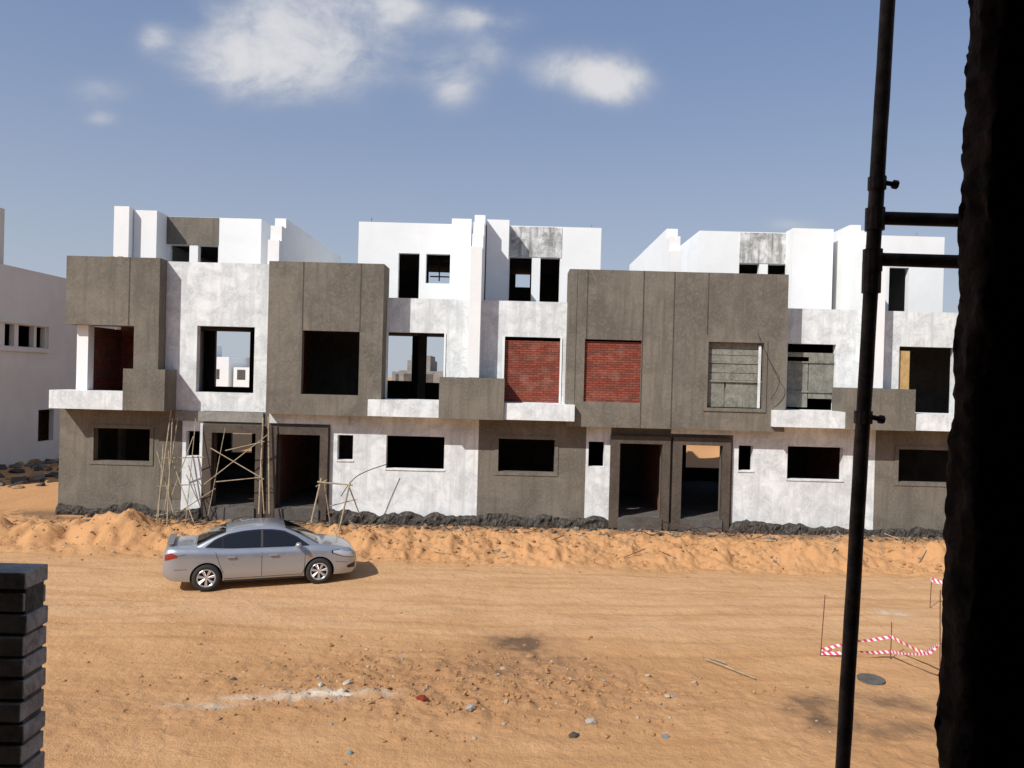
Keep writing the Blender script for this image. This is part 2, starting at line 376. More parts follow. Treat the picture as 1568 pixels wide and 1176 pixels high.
def addst(x_,y_,s_,c=None):
    pts.append((x_,y_,s_)); 
    if c is None:
        r=random.random()
        c=(.46,.25,.115) if r<.88 else (.54,.41,.28) if r<.96 else (.33,.29,.25) if r<.988 else (.13,.11,.09)
    cols.append(c)
for i in range(1100): addst(rng.normal(-.6,2.6),rng.normal(12.9,.9),abs(rng.normal(.0,.020))+.010)
for i in range(26): addst(rng.normal(.9,1.7),rng.normal(12.0,.8),rng.uniform(.03,.06))
for i in range(300): addst(rng.uniform(-14,13),rng.uniform(9.9,21.0),abs(rng.normal(0,.008))+.006)
for i in range(1300): addst(rng.uniform(-16,17),rng.normal(22.9,.9),abs(rng.normal(.0,.03))+.012,)
for i in range(900): addst(rng.uniform(-14,16),rng.uniform(23.9,24.85),abs(rng.normal(.0,.04))+.015,random.choice([(.1,.09,.08),(.2,.15,.11),(.3,.22,.15),(.06,.055,.05)]))
for (px,py,s_,c) in [(645,1081,.10,(.28,.05,.035)),(720,1092,.10,(.4,.37,.33)),(772,857,.14,(.42,.3,.2)),(905,1110,.09,(.42,.38,.33)),(775,1082,.07,(.55,.42,.3)),(875,1068,.07,None),(1020,1128,.06,(.2,.22,.24)),(535,1158,.06,(.2,.3,.33)),(880,1127,.09,(.1,.08,.07)),(490,1053,.07,(.6,.52,.4)),(530,1050,.08,(.6,.52,.4)),(840,783+34,.16,(.3,.26,.22))]:
    a,b_=G(px,py); addst(a,b_,s_,c)
px_=np.array([p[0] for p in pts]);py_=np.array([p[1] for p in pts]); hh=H(px_,py_)
keep=[i for i in range(len(pts)) if 9.7<py_[i]<24.88 and not(abs(px_[i]+6.27)<2.6 and abs(py_[i]-19.24)<1.4)]
stones('rubble_stones',[(pts[i][0],pts[i][1],hh[i],pts[i][2]) for i in keep],[cols[i] for i in keep],sm)

# ---------------------------------------------------------------- row houses
P0=25.0; PB=24.5; PR=25.3
B=empty('row_house_building')
xg=lambda p:X(p,P0,700); xw=lambda p:X(p,P0,520); xb=lambda p:X(p,PB,510); xr=lambda p:X(p,PR,530)
gw=MB()
GZ0,GZ1=.2,3.97
def gwall(p0,p1,k,ops=()): gw.wall(xg(p0),xg(p1),GZ0,GZ1,P0,.25,k,[(xg(a),xg(b_),c,d) for a,b_,c,d in ops])
W=(2.21,3.30); SW=(2.45,3.28); DR=(.82,3.26)
gwall(90,278,'grey',[(143,229,*W)])
gwall(278,310,'skim',[(284,305,*SW)])
gwall(310,505,'grey2',[(326,393,*DR),(425,491,*DR)])
gwall(505,732,'skim',[(516,540,*SW),(591,680,*W)])
gwall(732,897,'grey',[(763,849,*W)])
gwall(897,935,'skim',[(901,925,*SW)])
gwall(935,1122,'grey2',[(948,1013,*DR),(1043,1105,*DR)])
gwall(1122,1340,'skim',[(1131,1153,*SW),(1206,1291,*W)])
gwall(1340,1525,'grey',[(1376,1464,*W)])
gwall(1525,1560,'skim',[(1529,1553,*SW)])
gwall(1560,1750,'grey2',[(1575,1640,*DR),(1668,1733,*DR)])
gwall(1750,1960,'skim',[(1830,1920,*W)])
def surround(bm,x0,x1,z0,z1,y,wd,pr,k,bottom=True):
    bm.box(x0-wd,x0,y-pr,y+.02,z0-(wd if bottom else 0),z1+wd,k); bm.box(x1,x1+wd,y-pr,y+.02,z0-(wd if bottom else 0),z1+wd,k)
    bm.box(x0,x1,y-pr,y+.02,z1,z1+wd,k)
    if bottom: bm.box(x0,x1,y-pr,y+.02,z0-wd,z0,k)
for a,b_ in((143,229),(763,849),(1376,1464)): surround(gw,xg(a),xg(b_),*W,P0,.12,.025,'grey')
for a,b_ in((326,393),(425,491),(948,1013),(1043,1105),(1575,1640),(1668,1733)):
    x0,x1=xg(a),xg(b_)
    gw.box(x0-.30,x0,P0-.16,P0+.04,.45,DR[1]+.26,'frame'); gw.box(x1,x1+.26,P0-.16,P0+.04,.45,DR[1]+.26,'frame')
    gw.box(x0,x1,P0-.16,P0+.04,DR[1],DR[1]+.26,'frame')
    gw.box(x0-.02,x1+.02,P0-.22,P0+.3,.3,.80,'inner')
    gw.box(x0+.002,x0+.05,P0+.05,P0+.2,.82,DR[1]-.002,'frame')
for a,b_ in((411,533),(1026,1145)): gw.box(xg(a),xg(b_),P0-.09,P0+.02,3.62,3.94,'skim')
gw.box(xg(268),xg(402),P0-.06,P0+.02,3.62,3.95,'conc')
gw.box(xg(244),xg(278),P0-.012,P0+.02,1.0,3.6,'grey2')
for a,b_ in((516,540),(591,680),(1131,1153),(1206,1291)):
    gw.box(xg(a)-.03,xg(b_)+.03,P0-.03,P0+.02,(W if b_-a>40 else SW)[0]-.05,(W if b_-a>40 else SW)[0]-.003,'skim')
gw.obj('ground_floor_walls',B)

ff=MB(); FT=8.93
ff.box(xb(100),xb(243),PB,P0+.25,6.70,FT,'grey')
ff.box(X(205,PB,530),X(243,PB,530),PB+.003,P0+.2,5.28,6.70,'grey')
ff.box(X(188,24.15,597),X(252,24.15,597),24.15,P0,3.96,5.30,'grey')
ff.box(X(75,24.2,612),X(188,24.2,612)-.003,24.2,P0+.2,3.96,4.55,'skim')
ff.box(X(123,25,545),X(140,25,545),P0-.2,P0+.15,4.55,6.70,'white')
ff.box(X(205,25,545)-.05,X(205,25,545)+.15,P0+.2,P0+1.8,3.97,6.70,'bricky')
ff.box(X(123,25.2,545),X(123,25.2,545)+.2,P0+.15,P0+2.6,3.97,6.70,'bricky')
ff.box(X(123,25.2,545)+.2,X(205,25,545)-.05,P0+2.4,P0+2.6,3.97,7.2,'brick')
ff.wall(xw(243),xw(412),3.97,8.9,P0,.25,'skim',[(xw(302),xw(390),4.59,6.79)])
def bay(p0,p1,z0,ops,surr=()):
    x0,x1=xb(p0),xb(p1)
    ff.wall(x0,x1,z0,FT,PB,.25,'grey',[(xb(a),xb(b_),c,d) for a,b_,c,d in ops])
    for xx in (x0,x1-.2): ff.box(xx,xx+.2,PB+.25,PR+.25,z0,FT,'grey')
    ff.box(x0+.2,x1-.2,PB+.25,P0+.002,z0,z0+.2,'grey')
    ff.box(x0+.2,x1-.2,PR,PR+.2,7.2,FT-.3,'grey')
bay(410,586,3.95,[(463,551,4.62,6.70)])
bay(870,1205,3.80,[(896,983,4.62,6.66),(1085,1170,4.53,6.68)])
bay(1497,1840,3.80,[(1522,1610,4.62,6.66),(1710,1796,4.53,6.68)])
gr=[(463,6.71),(551,6.71),(898,6.67),(984,3.81),(1031,3.81),(1083,6.9),(197,6.71)]
for p,za in gr: ff.box(xb(p)-.02,xb(p)+.02,PB-.004,PB+.01,za,FT-.002,'groove')
ff.box(xb(870)+.25,xb(870)+.27,PB-.004,PB+.01,3.81,FT-.002,'groove')
surround(ff,xb(1085),xb(1170),4.53,6.68,PB,.11,.035,'grey')
ff.wall(xr(584),X(874,PR,530),3.97,7.92,PR,.25,'skim',[(xr(593),xr(680),4.52,6.77),(xr(773),xr(858),4.52,6.72)])
ff.wall(xr(1198),xr(1470),3.97,7.92,PR,.25,'skim',[(xr(1206),xr(1280),4.52,6.74),(xr(1377),xr(1462),4.52,6.74)])
for a,b_,zt in((593,680,6.77),(773,858,6.72)): 
    ff.box(xr(a)-.06,xr(a)-.003,PR-.03,PR+.02,4.52,zt,'white'); ff.box(xr(b_)+.003,xr(b_)+.06,PR-.03,PR+.02,4.52,zt,'white')
for a,b_ in((563,672),(772,880),(1185,1297),(1402,1510)):
    ff.box(X(a,24.25,625),X(b_,24.25,625),24.25,PR,3.975,4.51,'skim')
for a,b_ in((672,772),(1297,1402)):
    ff.box(X(a,24.15,610)+.003,X(b_,24.15,610)-.003,24.15,PR,3.96,5.30,'grey')
ff.obj('first_floor_walls',B)

inf=MB()
inf.box(xr(773),xr(858),PR+.1,PR+.22,4.52,6.60,'brick')
inf.box(xb(896),xb(983),PB+.10,PB+.22,4.62,6.60,'brick')
inf.box(xr(1377),xr(1396),PR+.12,PR+.24,4.9,6.6,'ochre')
inf.obj('brick_infill',B)
bd=MB()
x0,x1=xb(1085),xb(1170)
zc=4.56
for i,h in enumerate((.62,.24,.30,.28,.20,.26)):
    t=random.uniform(0,.03)
    if i==0:
        n=3; 
        for k in range(n): bd.box(x0+(x1-x0)*k/n+.01,x0+(x1-x0)*(k+1)/n-.01,PB+.12+random.uniform(0,.04),PB+.18,zc,zc+h+.25*(k!=1),'board')
        zc+=h+.26
    else:
        bd.box(x0+.01,x1-.01,PB+.12+t,PB+.18,zc+.008,zc+h-.008,'board'); zc+=h
bd.box(x0+.65,x1-.6,PB+.15,PB+.2,4.6,5.5,'board')
bd.box(x0,x1,PB+.09,PB+.12,5.38,5.44,'board'); bd.box(x1-.14,x1-.06,PB+.06,PB+.1,4.55,6.6,'skim')
x0,x1=xr(1206),xr(1280)
bd.box(x0+.02,x0+.75,PR+.12,PR+.16,4.6,6.1,'board'); bd.box(x0+.78,x1-.02,PR+.12,PR+.15,4.9,6.3,'board'); bd.box(x0,x1,PR+.08,PR+.12,5.1,5.16,'board'); bd.box(x0,x1,PR+.08,PR+.12,6.1,6.15,'board')
bd.box(x0,x1,PR+.13,PR+.17,6.3,6.45,'board')
bd.obj('window_boarding',B)

pf=MB()
for xc,kind in((-8.13,'o'),(-1.285,'i'),(5.39,'o'),(12.0,'i')):
    a,b_=xc-.19,xc+.19
    pf.box(a+.05,b_-.05,P0+.25,34.9,.8,7.2,'bricky')
    if kind=='i':
        pf.box(a,b_,24.7,25.35,5.31,9.62,'white'); pf.box(a,b_,25.35,25.95,7.4,10.15,'white'); pf.box(a,b_,25.95,26.6,7.4,10.68,'white'); pf.box(a,b_,26.6,34.5,7.4,11.06,'white')
    else:
        pf.box(a,b_,25.25,25.5,7.4,9.75,'white'); pf.box(a,b_,25.5,25.95,7.4,10.28,'white'); pf.box(a,b_,25.95,34.2,7.4,10.62,'white')
pf.obj('party_walls',B)

tf=MB(); T=28.0; TT=11.0; TB=7.4
xt=lambda p,D=28.0,py=380:X(p,D,py)
def twall(p0,p1,ops=(),k='white',top=TT): tf.wall(xt(p0),xt(p1),TB,top,T,.25,k,[(xt(a),xt(b_),c,d) for a,b_,c,d in ops])
twall(549,715,[(611,643,7.6,9.87),(653,690,8.78,9.87)])
twall(735,920,[(781,815,7.6,9.83),(828,858,7.6,9.83)])
twall(240,400,[(260,291,7.6,9.95),(304,335,7.6,9.95)])
twall(1070,1240,[(1132,1163,7.6,9.82),(1176,1209,7.6,9.82)])
twall(1290,1445,[(1362,1392,7.6,9.82)])
tf.box(xt(255),xt(335),T-.02,T+.01,9.97,TT-.01,'grey')
tf.box(xt(781),xt(860),T-.02,T+.01,9.85,TT-.03,'patchy')
tf.box(xt(1132),xt(1212),T-.02,T+.01,9.84,TT-.03,'patchy')
for a,b_,d,k in((691,721,27.2,'white'),(745,779,27.2,'white'),(205,240,27.2,'white'),(1213,1275,27.3,'white'),(1296,1322,27.4,'white')):
    tf.box(xt(a,d),xt(b_,d),d,T,TB,TT+.04,k)
tf.box(X(175,26.9,360),X(198,26.9,360),26.9,35,TB,TT+.1,'white')
def side(p,d0,d1,s=1,py=380):
    xx=xt(p); tf.box(xx-(.25 if s>0 else 0),xx+(0 if s>0 else .25),T+.25,d1,TB,TT-.003,'white')
side(400,T,36.5,1); side(549,T,36.5,-1); side(920,T,36.5,1); side(1070,T,37,-1); side(1445,T,36.5,1)
for a,b_ in((200,400),(549,920),(1070,1445)):
    tf.box(xt(a)+.25,xt(b_)-.25,T+.25,36,10.3,10.5,'inner')
def back_op(px0,py0,px1,py1,D=36.0):
    return (X(px0,D,py0),X(px1,D,py0),Z((px0+px1)/2,py1,D),Z((px0+px1)/2,py0,D))
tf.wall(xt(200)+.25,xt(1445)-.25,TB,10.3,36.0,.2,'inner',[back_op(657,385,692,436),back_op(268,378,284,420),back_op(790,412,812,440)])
for px,py0,py1,D in((569,341,334,28.1),(905,352,345,28.1),(1402,365,357,28.1)): tf.cyl(P(px,py0+6,D),P(px,py1,D),.03,'pipe')
for i in range(5): tf.box(X(160+i*7,25.2,390),X(166+i*7,25.2,390),25.2,25.4,8.9,9.02+.04*(i%2),'ochre')
a=P(672,408,31)
for i in range(4): tf.box(a.x-.35,a.x+.45,31,31.05,a.z-.45+i*.22,a.z-.40+i*.22,'steel')
tf.box(a.x+.0,a.x+.05,31.05,31.1,a.z-.6,a.z+.4,'steel')
tf.obj('top_floor_walls',B)

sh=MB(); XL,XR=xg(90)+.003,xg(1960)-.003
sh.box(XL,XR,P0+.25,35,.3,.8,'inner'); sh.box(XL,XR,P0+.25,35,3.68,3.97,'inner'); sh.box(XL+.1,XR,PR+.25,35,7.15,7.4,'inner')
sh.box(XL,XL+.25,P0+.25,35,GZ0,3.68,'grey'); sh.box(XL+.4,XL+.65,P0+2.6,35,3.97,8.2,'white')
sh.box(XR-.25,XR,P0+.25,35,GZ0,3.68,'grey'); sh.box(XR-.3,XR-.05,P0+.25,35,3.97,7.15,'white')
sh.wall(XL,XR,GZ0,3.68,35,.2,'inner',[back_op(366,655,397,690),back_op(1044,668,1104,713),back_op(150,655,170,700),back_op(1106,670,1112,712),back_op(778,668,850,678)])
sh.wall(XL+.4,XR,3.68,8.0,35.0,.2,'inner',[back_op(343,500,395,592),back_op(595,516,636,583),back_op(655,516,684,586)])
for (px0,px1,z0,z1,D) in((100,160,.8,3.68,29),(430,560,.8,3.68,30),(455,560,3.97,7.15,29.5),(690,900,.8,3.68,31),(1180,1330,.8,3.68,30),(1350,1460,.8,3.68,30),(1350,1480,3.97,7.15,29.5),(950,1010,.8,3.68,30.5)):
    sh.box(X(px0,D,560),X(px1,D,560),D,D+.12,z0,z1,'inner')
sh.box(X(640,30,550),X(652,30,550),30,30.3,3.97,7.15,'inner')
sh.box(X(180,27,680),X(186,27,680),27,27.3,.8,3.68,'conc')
sh.obj('slabs_and_rear_walls',B)

# continuous rough bituminous footing strip
V=[];Fa=[]; fx=np.arange(xg(91),xg(1955),.06); rows=7
for i,x_ in enumerate(fx):
    A_=np.array([x_]); ztop=.72+float(fbm(A_,A_*0+3,1.1,4,.7)[0])*.20; 
    for j in range(rows):
        t=j/(rows-1); z_=.1+(ztop-.1)*t
        yy_=P0-.09-.10*(1-t)+float(fbm(A_,np.array([z_*1.0+7]),3.2,4,.7)[0])*.13
        if j==rows-1: yy_=P0-.02
        V.append((x_,min(yy_,P0-.004),z_))
for i in range(len(fx)-1):
    for j in range(rows-1): q=i*rows+j; Fa.append((q,q+rows,q+rows+1,q+1))
me=bpy.data.meshes.new('footing'); me.from_pydata(V,[],Fa); me.materials.append(M['bitumen']); o=bpy.data.objects.new('footing',me); scene.collection.objects.link(o); o.parent=B

# ---------------------------------------------------------------- neighbour building
NB=empty('neighbour_house'); nb=MB(); NX=-24.3
ops=[(35.9,36.6,6.25,7.30),(36.9,38.1,6.25,7.30),(38.3,39.0,6.25,7.30),(38.6,39.9,1.4,3.05)]
nb.wall(27,52,.1,10.1,NX-.25,.25,'neigh',ops,axis='x')
nb.box(NX,NX+.12,34.5,39.3,7.35,7.55,'neigh'); nb.box(NX,NX+.12,34.5,39.3,6.0,6.2,'neigh'); nb.box(NX,NX+.12,39.12,39.3,6.2,7.35,'neigh')
nb.box(NX-12,NX-.25,27,27.25,.1,10.1,'neigh'); nb.box(NX-12,NX-.25,51.75,52,.1,10.1,'neigh'); nb.box(NX-12.2,NX-12,27,52,.1,10.1,'neigh')
nb.box(NX-12,NX-.25,27.25,51.7,9.2,9.4,'inner'); nb.box(NX-12,NX-.25,27.25,51.7,3.6,3.9,'inner')
nb.box(NX-10,NX-.6,28,36.6,9.4,12.9,'neigh')
nb.box(NX-1.8,NX-1.6,37,44,.2,3.6,'ochre')
nb.obj('walls',NB)
pts2=[(rng.uniform(-26,-19),rng.uniform(28.5,40),rng.uniform(.1,.35)) for i in range(160)]
c2=[random.choice([(.12,.1,.09),(.2,.17,.14),(.4,.25,.13),(.09,.08,.07)]) for _ in pts2]
stones('debris_pile',[(a,b_,hz(a,b_),s_) for a,b_,s_ in pts2],c2,sm)

dt=MB()
for i in range(90):
    a=rng.uniform(-130,130); y_=rng.uniform(90,190); wd=rng.uniform(5,12); hgt=rng.choice([6.5,7.5,9.5])
    k=random.choice(['neigh','white','neigh','conc'])
    dt.box(a,a+wd,y_,y_+9,-1,hgt*.8,k); dt.box(a+wd*.2,a+wd*.6,y_+2,y_+8,hgt*.8,hgt*.8+2.0,k)
    for fl in range(2):
        for q in range(int(wd//2.4)): dt.box(a+.6+q*2.4,a+1.9+q*2.4,y_-.04,y_+.2,1.1+fl*2.9,2.7+fl*2.9,'inner')
dt.obj('distant_houses')

# ---------------------------------------------------------------- timber scaffold, trestle, hoses
sc=MB()
for (a,b_,D0,D1,r) in [((236,822),(262,628),23.6,24.6,.026),((254,826),(264,640),23.5,24.5,.022),((272,812),(240,690),23.8,24.3,.020),((262,760),(296,668),24.1,24.7,.018),((246,822),(272,640),23.7,24.6,.02),((240,818),(250,680),23.5,24.4,.018),
    ((244,702),(312,700),24.3,24.6,.020),((258,690),(262,770),24.2,24.1,.020),((296,800),(262,700),23.6,24.4,.018),((240,745),(300,742),24.2,24.5,.016),((236,790),(292,780),24.0,24.2,.016),((282,818),(300,640),23.8,24.7,.016),
    ((396,787),(403,640),24.4,24.6,.032),((412,787),(411,634),24.4,24.6,.028),((404,787),(399,700),24.3,24.5,.022),((322,686),(404,734),24.5,24.4,.019),((312,742),(412,664),24.5,24.4,.017),((330,738),(400,731),24.5,24.4,.016),((345,690),(405,676),24.5,24.4,.016),((250,800),(330,748),24.0,24.6,.018),((318,790),(345,655),24.4,24.7,.015)]:
    sc.cyl(P(*a,D0),P(*b_,D1),r,'wood',r*.8)
sc.obj('timber_scaffold')
tr=MB()
for (a,b_,D0,D1,r) in [((492,732),(476,800),23.6,23.2,.03),((536,738),(518,816),23.4,23.0,.03),((486,738),(540,743),23.5,23.4,.028),((497,742),(505,800),23.9,24.2,.022),((533,742),(552,792),23.6,24.2,.022),((484,745),(500,735),23.8,23.4,.02),((505,775),(545,765),23.9,24.1,.018)]:
    tr.cyl(P(*a,D0),P(*b_,D1),r,'wood',r*.85)
tr.obj('timber_trestle')
def tube(name,pl,r,k):
    cu=bpy.data.curves.new(name,'CURVE'); cu.dimensions='3D'; s=cu.splines.new('NURBS'); s.points.add(len(pl)-1)
    for q,p in zip(s.points,pl): q.co=(*p,1)
    s.use_endpoint_u=True; s.order_u=3; cu.bevel_depth=r; cu.bevel_resolution=2; cu.materials.append(M[k])
    o=bpy.data.objects.new(name,cu); scene.collection.objects.link(o); return o
tube('bent_hose',[P(522,760,24),P(535,738,24),P(556,722,24.2),P(592,711,24.6)],.014,'cable')
tube('loose_cable',[P(1160,510,24.4),P(1180,560,24.2),P(1200,585,24.15),P(1180,612,24.3)],.010,'cable')
for i in range(16):
    a=rng.uniform(-14,15); y0=rng.uniform(23.6,24.7); pl=[]
    for j in range(7):
        x_=a+j*.35+rng.uniform(-.15,.15); y_=y0+rng.uniform(-.25,.25); pl.append((x_,y_,hz(x_,y_)+.02+max(0,rng.uniform(-.1,.35))))
    tube('loose_cable' ,pl,rng.uniform(.008,.016),random.choice(['cable','rebar','cable']))
sk=MB()
for i in range(26):
    x_=rng.uniform(-14,15); y_=rng.uniform(21.8,24.5); z_=hz(x_,y_); t=rng.uniform(0,3.14); L=rng.uniform(.25,.8)
    sk.cyl((x_,y_,z_+.02),(x_+L*math.cos(t),y_+L*math.sin(t)*.6,z_+rng.uniform(.03,.35)),.013,random.choice(['wood','rebar','board']),n=6)
sk.obj('scrap_sticks')
tube('wire_scrap',[(*G(1080,1012),.03),(*G(1105,1022),.05),(*G(1125,1030),.04),(*G(1158,1043),.03)],.012,'wood')
tube('wire_scrap',[(*G(1085,1010),.04),(*G(1112,1018),.03)],.012,'wood')

# ---------------------------------------------------------------- barrier tape
m,nt,b=new_mat('red_white_tape'); b.inputs['Roughness'].default_value=.4
tc=N(nt,'ShaderNodeTexCoord'); sx=N(nt,'ShaderNodeSeparateXYZ'); nt.links.new(tc.outputs['UV'],sx.inputs[0])
fr=N(nt,'ShaderNodeMath',operation='FRACT'); ad=N(nt,'ShaderNodeMath',operation='ADD'); nt.links.new(sx.outputs[0],ad.inputs[0]); nt.links.new(sx.outputs[1],ad.inputs[1]); nt.links.new(ad.outputs[0],fr.inputs[0])
gt=N(nt,'ShaderNodeMath',operation='GREATER_THAN'); gt.inputs[1].default_value=.5; nt.links.new(fr.outputs[0],gt.inputs[0])
nt.links.new(mix(nt,gt.outputs[0],(.75,.72,.72),(.62,.05,.12)),b.inputs['Base Color']); M['tape']=m
BT=empty('barrier_tape')
def tape(pts_,wd=.07):
    V=[];Fa=[];U=[]; L=0
    P_=[Vector(p) for p in pts_]; 
    fine=[]
    for i in range(len(P_)-1):
        n=8; sag=.05*(P_[i+1]-P_[i]).length
        for j in range(n): 
            t=j/n; q=P_[i].lerp(P_[i+1],t); q.z-=sag*4*t*(1-t)*.5; fine.append(q)
    fine.append(P_[-1])
    for i,q in enumerate(fine):
        if i: L+=(q-fine[i-1]).length
        tw=.6*math.sin(i*.55)
        d=Vector((0,math.sin(tw)*wd/2,math.cos(tw)*wd/2)); V+=[tuple(q-d),tuple(q+d)]; U+=[(L/.12,0),(L/.12,.4)]
    for i in range(len(fine)-1): Fa.append((2*i,2*i+2,2*i+3,2*i+1))
    me=bpy.data.meshes.new('tape'); me.from_pydata(V,[],Fa); uvl=me.uv_layers.new()
    for l in me.loops: uvl.data[l.index].uv=U[l.vertex_index]
    me.materials.append(M['tape']); o=bpy.data.objects.new('tape',me); scene.collection.objects.link(o); o.parent=BT
r1=G(1257,1005); r2=G(1365,1008); r3=G(1441,1055); r4=G(1425,930)
rods=MB()
for (a,h_,lx) in((r1,1.2,.06),(r2,.70,.0),(r3,1.75,-.05),(r4,.7,.02)): rods.cyl((a[0],a[1],-.1),(a[0]+lx,a[1],h_),.009,'rebar')
rods.obj('rods',BT)
tape([(r1[0],r1[1],.12),(r1[0]+.6,r1[1],.30),(r2[0],r2[1],.42),(r2[0]+.35,r2[1]-.5,.30),(r3[0],r3[1],.85)],.06)
tape([(r1[0],r1[1],.05),(r1[0]+.7,r1[1]-.1,.14),(r2[0],r2[1],.12),(r3[0]-.1,r3[1]+.2,.55),(r3[0],r3[1],.80)],.06)
tape([(r4[0],r4[1],.68),(r4[0]+.8,r4[1]-.4,.55),(r4[0]+1.8,r4[1]-.6,.75)],.1)
mh=MB(); a=G(1335,1040); mh.cyl((a[0],a[1],hz(*a)-.03),(a[0],a[1],hz(*a)+.03),.24,'inner',n=24); mh.obj('manhole_cover')

# ---------------------------------------------------------------- car
CAR=empty('parked_car',(-6.27,19.24,0),math.atan2(.91,2.46))
def ip(x,k): 
    xs_=[a for a,_ in k]; ys_=[b for _,b in k]; return float(np.interp(x,xs_,ys_))
def smooth_ip(x,k,w_=.06): return sum(ip(x+d*w_,k) for d in(-1,-.5,0,.5,1))/5
kt=[(-2.29,.82),(-2.26,1.0),(-2.14,1.07),(-1.6,1.06),(-.8,1.0),(.9,.985),(1.2,.985),(1.6,.94),(1.95,.87),(2.16,.80),(2.25,.72),(2.29,.60)]
kb=[(-2.29,.38),(-2.15,.25),(-1.7,.20),(1.7,.18),(2.15,.19),(2.29,.26)]
kw=[(-2.29,.66),(-2.22,.75),(-2.0,.82),(-1.5,.87),(-.8,.88),(.8,.88),(1.5,.875),(1.9,.84),(2.12,.77),(2.24,.66),(2.29,.54)]
def sect(x):
    zt=smooth_ip(x,kt,.04); zb=smooth_ip(x,kb); w_=smooth_ip(x,kw,.05); h=zt-zb
    return [(0,zb),(.80*w_,zb),(.955*w_,zb+.05*h),(.985*w_,zb+.14*h),(1.0*w_,zb+.30*h),(1.0*w_,zb+.50*h),(.985*w_,zb+.66*h),(.985*w_,zb+.80*h),(.945*w_,zb+.92*h),(.87*w_,zb+.975*h),(.70*w_,zb+h),(.35*w_,zb+h+.018),(0,zb+h+.024)]
def wside(x,z):
    s=sect(x)[2:10]; return float(np.interp(z,[q[1] for q in s],[q[0] for q in s]))
bmv=[];bf=[]
sts=list(np.concatenate([[-2.285,-2.27,-2.24],np.linspace(-2.2,2.2,60),[2.24,2.265,2.285]]))
for x_ in sts:
    s=sect(x_); ring=[(x_,-q[0],q[1]) for q in s]+[(x_,q[0],q[1]) for q in s[-2:0:-1]]
    nr=len(ring); bmv+=ring
for i in range(len(sts)-1):
    for j in range(nr): bf.append((i*nr+j,i*nr+(j+1)%nr,(i+1)*nr+(j+1)%nr,(i+1)*nr+j))
bf.append(tuple(reversed(range(nr)))); bf.append(tuple((len(sts)-1)*nr+j for j in range(nr)))
def mesh_obj(name,V,Fa,mats,parent,smooth=True,mi=None):
    me=bpy.data.meshes.new(name); me.from_pydata(V,[],Fa)
    for k in mats: me.materials.append(M[k])
    if mi: me.polygons.foreach_set('material_index',mi)
    bm=bmesh.new(); bm.from_mesh(me); bmesh.ops.recalc_face_normals(bm,faces=bm.faces); bm.to_mesh(me); bm.free()
    if smooth: me.polygons.foreach_set('use_smooth',[True]*len(me.polygons))
    o=bpy.data.objects.new(name,me); scene.collection.objects.link(o); o.parent=parent; return o
body=mesh_obj('body',bmv,bf,['paint','black'],CAR)
AX=(-1.3175,1.3175)
for i,ax in enumerate(AX):
    for s in(-1,1):
        c=MB(); c.mats=['paint','black']
        c.cyl((ax,s*.52,.325),(ax,s*1.05,.325),.370,'black',n=40)
        cu=c.obj('wheel_arch_cutter'); bmx=bmesh.new(); bmx.from_mesh(cu.data); bmesh.ops.recalc_face_normals(bmx,faces=bmx.faces); bmx.to_mesh(cu.data); bmx.free()
        cu.parent=CAR
        md=body.modifiers.new('arch','BOOLEAN'); md.operation='DIFFERENCE'; md.object=cu; md.solver='EXACT'
bpy.context.view_layer.update()
dg=bpy.context.evaluated_depsgraph_get(); nm=bpy.data.meshes.new_from_object(body.evaluated_get(dg)); body.modifiers.clear(); body.data=nm
for o in [o for o in bpy.data.objects if o.name.startswith('wheel_arch_cutter')]: bpy.data.objects.remove(o)
nm.set_sharp_from_angle(angle=math.radians(40))
kr=[(-1.78,.98),(-1.6,1.06),(-1.3,1.215),(-1.0,1.345),(-.7,1.425),(-.3,1.475),(.05,1.485),(.35,1.46),(.62,1.375),(.95,1.21),(1.42,.95)]
def zr(x): return smooth_ip(x,kr,.09)
def cw(x,z): 
    p=1-.10*max(0,(x-.2)/1.2)**2-.12*max(0,(-x-.3)/1.4)**2
    return (.815-(z-.93)*.42)*p
def csec(x):
    r=zr(x); e=max(r-.085,.90); 
    return [(cw(x,.86),.86),(cw(x,.5*(.86+e)),.5*(.86+e)),(cw(x,e),e),(cw(x,e)-.035,e+.05),(cw(x,e)-.11,r-.012),(.38,r+.008),(.18,r+.016),(0,r+.018)]
V=[];Fa=[]
cs=list(np.linspace(-1.78,1.42,56))
for x_ in cs:
    s=csec(x_); V+=[(x_,-q[0],q[1]) for q in s]+[(x_,q[0],q[1]) for q in s[-2::-1]]
nr=15
for i in range(len(cs)-1):
    for j in range(nr-1): Fa.append((i*nr+j,i*nr+j+1,(i+1)*nr+j+1,(i+1)*nr+j))
mesh_obj('cabin',V,Fa,['paint'],CAR)
def side_panel(name,poly,k,off,fn,n=10):
    (x0,x1,lo,hi)=poly; V=[];Fa=[]
    for s in(-1,1):
        b0=len(V)
        for i in range(n+1):
            x_=x0+(x1-x0)*i/n; a=ip(x_,lo); b_=ip(x_,hi)
            for t in(0,.33,.66,1): 
                z_=a+(b_-a)*t; V.append((x_,s*(fn(x_,z_)+off),z_))
        for i in range(n):
            for t in range(3): q=b0+i*4+t; Fa.append((q,q+4,q+5,q+1))
    return mesh_obj(name,V,Fa,[k],CAR)
lo=[(-1.32,1.045),(-.8,1.01),(1.05,.985)]
hi_t=[(-1.32,1.06),(-1.12,1.20),(-.85,1.305),(-.5,1.365),(-.1,1.39),(.2,1.375),(.45,1.33),(.75,1.18),(1.03,1.0)]
